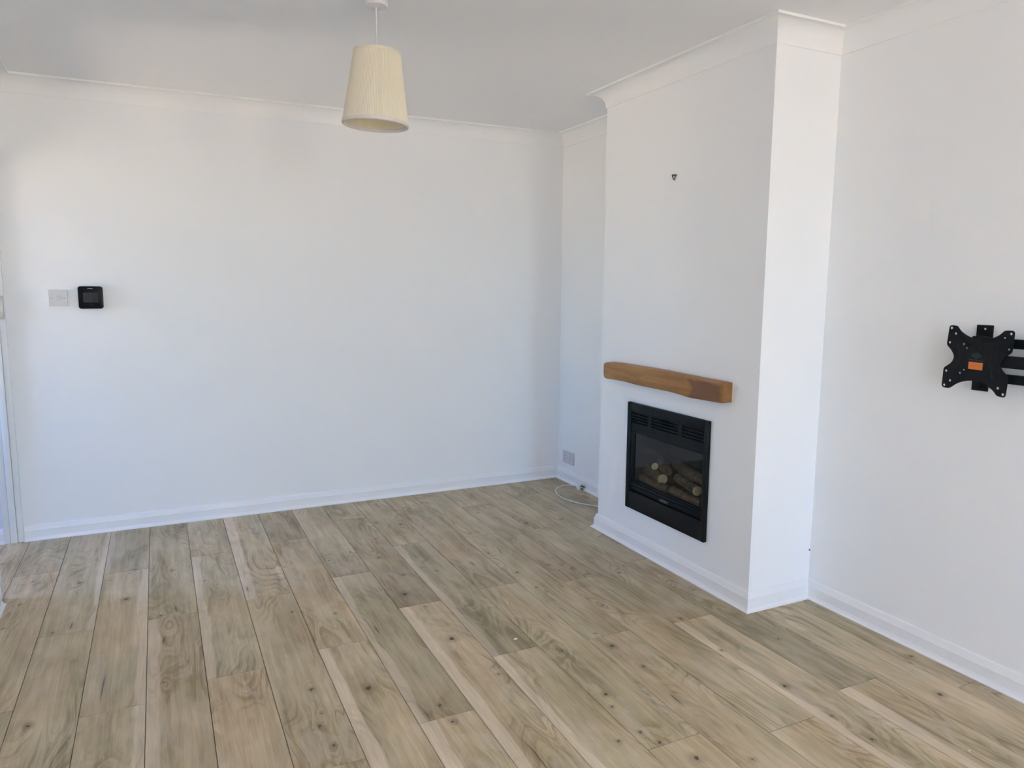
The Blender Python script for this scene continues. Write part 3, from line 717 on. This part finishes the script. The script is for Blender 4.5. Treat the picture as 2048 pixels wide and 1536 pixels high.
# ------------------------------------------------------------------ double socket in the alcove
T = thing('double_socket', 'white double wall socket above the skirting in the alcove', 'socket', (0, -0.153, 0.170))
T.rotation_euler = (0, 0, -PI/2)
def PS(name, bm, m, parent=T): return obj(name, bm, m, parent, smooth=30)
PS('plate', rrect(bmesh.new(), 0.147, 0.087, 0.004, 0, -0.010), M_PLAST)
for sx in (-1, 1):
    c = sx*0.0365
    bm = rrect(bmesh.new(), 0.013, 0.021, 0.001, -0.009, -0.0125); bmesh.ops.translate(bm, verts=bm.verts[:], vec=(c-sx*0.018, 0, 0.022))
    k = PS('rocker', bm, M_ROSE)
    bm = boxbm(c-sx*.018-.0022, c-sx*.018+.0022, -0.0127, -0.0120, 0.027, 0.0285); obj('rocker_mark', bm, plain('red_mark', (.35, .05, .04), .5), k)
    PS('earth_hole', boxbm(c-.002, c+.002, -0.0103, -0.009, 0.008, 0.016), M_DARK)
    for px in (-.011, .011): PS('pin_hole', boxbm(c+px-.0033, c+px+.0033, -0.0103, -0.009, -0.0145, -0.0105), M_DARK)
for sx in (-1, 1): PS('screw', cyl(bmesh.new(), (sx*0.0602, -0.009, 0), (sx*0.0602, -0.0106, 0), 0.0034, seg=14), M_GREY)

# ------------------------------------------------------------------ loose plug and its white cable
T = thing('power_cable', 'white mains cable with loose three-pin plug looped on floor by the alcove skirting', 'cable', (-0.06, -0.37, 0))
O = Vector((-0.06, -0.37, 0))
pts = [(-.0470, -.352, .020), (-.0445, -.315, .013), (-.047, -.280, .005), (-.066, -.257, .0034), (-.098, -.250, .0034), (-.160, -.282, .0034), (-.210, -.337, .0034), (-.239, -.408, .0034), (-.251, -.493, .0034),
       (-.241, -.587, .0034), (-.211, -.661, .0034), (-.173, -.720, .0034), (-.1467, -.763, .0034), (-.10, -.84, .0034), (-.06, -.95, .0034), (-.05, -1.055, .0034)]
obj('cable', tube(bmesh.new(), [Vector(p)-O for p in spline(pts, 8)], 0.0034, 10), M_CABLE, T, smooth=60)
pc = Vector((-.0475, -.384, .024)); fwd = Vector((.30, -1, 0.05)).normalized(); rt_ = fwd.cross(Vector((0, 0, 1))).normalized(); up = rt_.cross(fwd)
Rm = Matrix((rt_, fwd, up)).transposed().to_4x4(); Rm.translation = pc-O
Rm = Rm @ Matrix.Rotation(math.radians(28), 4, 'Y')
bm = bmesh.new()                                        # plug body: tapering rounded shell
sec = [(-.022, .010, .011), (-.016, .020, .016), (-.004, .0245, .0185), (.010, .0245, .0185), (.0145, .0235, .0175)]
rg = []
for yy, hw, hh in sec:
    rg.append([bm.verts.new((x*hw, yy, z*hh)) for x, z in ((-1, -.6), (-.75, -1), (.75, -1), (1, -.6), (.8, .6), (.45, 1), (-.45, 1), (-.8, .6))])
for a, b in zip(rg, rg[1:]):
    for k in range(8): bm.faces.new((a[k], a[(k+1) % 8], b[(k+1) % 8], b[k]))
bm.faces.new(rg[0][::-1]); bm.faces.new(rg[-1]); bmesh.ops.transform(bm, matrix=Rm, verts=bm.verts[:])
obj('plug', bm, M_CABLE, T, smooth=35)
for (x0, x1_, z0_, z1_) in ((-.002, .002, .003, .011), (-.0142, -.0078, -.009, -.005), (.0078, .0142, -.009, -.005)):
    bm = boxbm(x0, x1_, .0145, .033, z0_, z1_, bev=.0006); bmesh.ops.transform(bm, matrix=Rm, verts=bm.verts[:]); obj('pin', bm, M_PIN, T, smooth=30)

# ------------------------------------------------------------------ television wall bracket
def bracket():
    OUT = [(-2.8958, 1.2375), (-2.8979, 1.2458), (-2.9051, 1.2489), (-2.922, 1.2476), (-2.9279, 1.2428), (-2.9382, 1.2308), (-2.9538, 1.2201), (-2.9726, 1.2115), (-2.9924, 1.2084), (-3.0203, 1.2085), (-3.0473, 1.2138), (-3.0602, 1.2198), (-3.0712, 1.2274), (-3.0818, 1.2383), (-3.0914, 1.2409), (-3.1077, 1.241), (-3.1137, 1.2368), (-3.1147, 1.2309), (-3.1147, 1.209), (-3.1132, 1.1818), (-3.1111, 1.1697), (-3.1021, 1.1613), (-3.0901, 1.1491), (-3.0828, 1.1381), (-3.0797, 1.1274), (-3.0823, 1.1173), (-3.089, 1.1077), (-3.0999, 1.0968), (-3.1066, 1.0873), (-3.1069, 1.0667), (-3.105, 1.0336), (-3.1033, 1.0247), (-3.0971, 1.0204), (-3.0802, 1.0224), (-3.073, 1.0275), (-3.0616, 1.04), (-3.0489, 1.048), (-3.0251, 1.0619), (-2.9896, 1.0638), (-2.9647, 1.059), (-2.9452, 1.0512), (-2.9311, 1.0421), (-2.9189, 1.0323), (-2.9097, 1.0283), (-2.8925, 1.0289), (-2.8862, 1.0346), (-2.8852, 1.0411), (-2.8867, 1.0729), (-2.8875, 1.0953), (-2.8935, 1.1033), (-2.9095, 1.1159), (-2.9178, 1.1277), (-2.9204, 1.1408), (-2.9167, 1.1514), (-2.907, 1.1652), (-2.8966, 1.1754), (-2.892, 1.1842), (-2.8932, 1.2026)]
    HO = [(-2.9041, 1.2394, 28), (-2.9207, 1.2207, 26), (-2.9015, 1.1889, 27), (-2.8967, 1.0888, 27), (-2.9134, 1.0556, 26), (-2.894, 1.0379, 27), (-2.9513, 1.1868, 21), (-2.963, 1.1737, 21), (-2.9593, 1.0982, 20), (-2.9463, 1.086, 21), (-3.1041, 1.2306, 27), (-3.1017, 1.1797, 25), (-3.0855, 1.216, 20), (-3.0777, 1.0488, 27), (-3.0954, 1.0302, 27)]
    O = Vector((0, -2.998, 1.137))
    T = thing('tv_bracket', 'black steel television bracket with orange sticker on the white right wall', 'tv bracket', O)
    def P(name, bm, m, smooth=30, parent=T):
        bmesh.ops.translate(bm, verts=bm.verts[:], vec=-O); return obj(name, bm, m, parent, smooth=smooth)
    xp = -0.080
    bm = bmesh.new(); edges = []
    def loop(pts):
        vs = [bm.verts.new((xp, y, z)) for y, z in pts]
        for i in range(len(vs)): edges.append(bm.edges.new((vs[i], vs[(i+1) % len(vs)])))
    loop([(p.x, p.y) for p in spline([(y, z, 0) for y, z in OUT]+[(*OUT[0], 0)], 2)[:-1]])
    for y, z, s in HO:
        r = s/9.6*0.00185*0.86
        loop([(y+r*math.cos(2*PI*k/12), z+r*math.sin(2*PI*k/12)) for k in range(12)])
    bmesh.ops.triangle_fill(bm, use_beauty=True, edges=edges)
    r = bmesh.ops.extrude_face_region(bm, geom=bm.faces[:])
    for v in r['geom']:
        if isinstance(v, bmesh.types.BMVert): v.co.x += 0.0028
    P('mounting_plate', bm, M_IRON, None)
    # pressed stiffening ribs and the raised centre
    for pts in ([(-2.925, 1.222), (-2.955, 1.198), (-2.975, 1.182)], [(-3.083, 1.219), (-3.050, 1.206), (-3.015, 1.198)], [(-2.930, 1.19), (-2.938, 1.15), (-2.932, 1.10)],
                [(-3.050, 1.155), (-3.046, 1.12), (-3.058, 1.075)], [(-2.925, 1.052), (-2.95, 1.072), (-2.965, 1.082)], [(-3.078, 1.15), (-3.064, 1.125), (-3.078, 1.10)]):
        P('pressed_rib', tube(bmesh.new(), spline([(xp+.0005, y, z) for y, z in pts], 6), 0.0022, 8), M_IRON, 60)
    for y, z in ((-2.990, 1.182), (-3.066, 1.180), (-3.010, 1.179), (-3.0502, 1.1819)):
        P('bolt_head', cyl(bmesh.new(), (xp, y, z), (xp-.003, y, z), .0042, .0035, seg=12), M_IRON, 40)
    # sticker and printed emblem
    st = bmesh.new(); box(st, xp-.0006, xp, -.0241, .0241, -.0124, .0124)
    for v in st.verts: v.co.x -= xp
    s = obj('sticker', st, M_STICK, T); s.location = Vector((xp, -2.9985, 1.1153))-O; s['label'] = 'orange rectangular sticker'
    s.rotation_euler = (math.radians(1.5), 0, 0)
    e = bmesh.new()
    for k in range(5):                                  # fan of blades above a short bar
        a = math.radians(-62+31*k)
        d = Vector((0, -math.sin(a), math.cos(a))); n = Vector((0, -d.z, d.y)); c = Vector((xp-.0006, -2.9995, 1.1425))
        q = [c+d*.004-n*.0006, c+d*.0165-n*.0034, c+d*.0195, c+d*.0165+n*.0034, c+d*.004+n*.0006]
        e.faces.new([e.verts.new(p) for p in q])
    e.faces.new([e.verts.new(p) for p in ((xp-.0006, -2.9925, 1.1455), (xp-.0006, -2.9995, 1.1375), (xp-.0006, -3.0065, 1.1455), (xp-.0006, -2.9995, 1.1445))])
    e.faces.new([e.verts.new(p) for p in ((xp-.0006, -2.974, 1.1338), (xp-.0006, -2.974, 1.1366), (xp-.0006, -3.024, 1.1348), (xp-.0006, -3.024, 1.1322))])
    r = bmesh.ops.extrude_face_region(e, geom=e.faces[:])
    for v in r['geom']:
        if isinstance(v, bmesh.types.BMVert): v.co.x += 0.0006
    P('emblem', e, M_TEAL, None)['label'] = 'faint teal fan-shaped emblem over a thin line'
    # wall plate
    bm = bmesh.new(); box(bm, -0.006, 0, -3.001, -2.9445, 1.0225, 1.2515, bev=.002); P('wall_plate', bm, M_IRON)
    for y, z in ((-2.9616, 1.2440), (-2.9745, 1.0354)):
        P('wall_bolt', cyl(bmesh.new(), (-.006, y, z), (-.011, y, z), .0075, .0065, seg=6), M_IRON)
    P('plate_hole', cyl(bmesh.new(), (-.0055, -2.9752, 1.2385), (-.0066, -2.9752, 1.2385), .0036, seg=12), M_PLAST)
    P('plate_slot', boxbm(-.0085, -.005, -2.988, -2.958, 1.2095, 1.2113), M_STEEL)
    # swing arms, elbow beyond the frame, tilting head
    for z0, z1 in ((1.181, 1.212), (1.064, 1.0945)):
        P('swing_arm', boxbm(-.058, -.040, -3.285, -2.975, z0, z1, bev=.002), M_IRON)
    P('fore_arm', boxbm(-.074, -.060, -3.285, -2.990, 1.117, 1.157, bev=.002), M_IRON)
    P('elbow', cyl(bmesh.new(), (-.055, -3.275, 1.058), (-.055, -3.275, 1.218), .013, seg=18), M_IRON, 40)
    P('hinge_post', cyl(bmesh.new(), (-.03, -2.973, 1.06), (-.03, -2.973, 1.215), .013, seg=18), M_IRON, 40)
    P('hinge_web', boxbm(-.042, -.004, -2.992, -2.954, 1.062, 1.213, bev=.002), M_IRON)
    P('tilt_head', boxbm(xp+.002, -.058, -3.028, -2.970, 1.09, 1.188, bev=.003), M_IRON)
bracket()

# ------------------------------------------------------------------ small things
T = thing('picture_hook', 'small dark triangular picture hook high on the white chimney breast', 'hook', (-D, -1.688, 1.888))
bm = bmesh.new()
box(bm, -.006, -.001, -.0165, .0165, .003, .0095, bev=.0015); bmesh.ops.rotate(bm, verts=bm.verts[:], cent=(0, 0, 0), matrix=Matrix.Rotation(0.10, 3, 'X'))
obj('hanger_bar', bm, M_BRASS, T, smooth=30)
obj('triangle_ring', tube(bmesh.new(), spline([(-.005, .014, .005), (-.006, .004, -.008), (-.007, -.006, -.017), (-.006, -.010, -.006), (-.005, -.0145, .008)], 5), .0022, 8), M_BRASS, T, smooth=60)
obj('pin', cyl(bmesh.new(), (0, 0, .006), (-.010, 0, .0075), .0022, seg=8), M_BRASS, T, smooth=40)

bm = bmesh.new(); vs = [bm.verts.new((x, y, .0012+z)) for x, y, z in ((-.008, -.004, 0), (.002, -.0065, .001), (.009, -.001, .0004), (.006, .006, .0012), (-.005, .0055, .0006))]
bm.faces.new(vs); r = bmesh.ops.extrude_face_region(bm, geom=bm.faces[:])
for v in r['geom']:
    if isinstance(v, bmesh.types.BMVert): v.co.z -= 0.0012
tag(obj('paper_scrap', bm, M_PAPER, loc=(-1.376, -2.109, 0.0003)), 'tiny white scrap of paper lying on the floorboards in mid-floor', 'paper')
bm = bmesh.new(); vs = [bm.verts.new((x, y, .001+z)) for x, y, z in ((-.003, -.002, 0), (.002, -.003, .0004), (.0035, .001, .0002), (0, .003, .0005))]
bm.faces.new(vs); r = bmesh.ops.extrude_face_region(bm, geom=bm.faces[:])
for v in r['geom']:
    if isinstance(v, bmesh.types.BMVert): v.co.z -= 0.001
tag(obj('paper_scrap', bm, M_PAPER, loc=(-.449, -3.313, 0.0003)), 'white speck on the floorboards beside a dark split knot at lower right', 'paper')
bm = cyl(bmesh.new(), (-.008, -B-.0002, .216), (-.008, -B-.005, .2155), .0022, .0032, seg=10)
tag(obj('nail', bm, M_BRASS, smooth=40), 'tiny nail head in the corner above skirting right of chimney breast', 'nail')
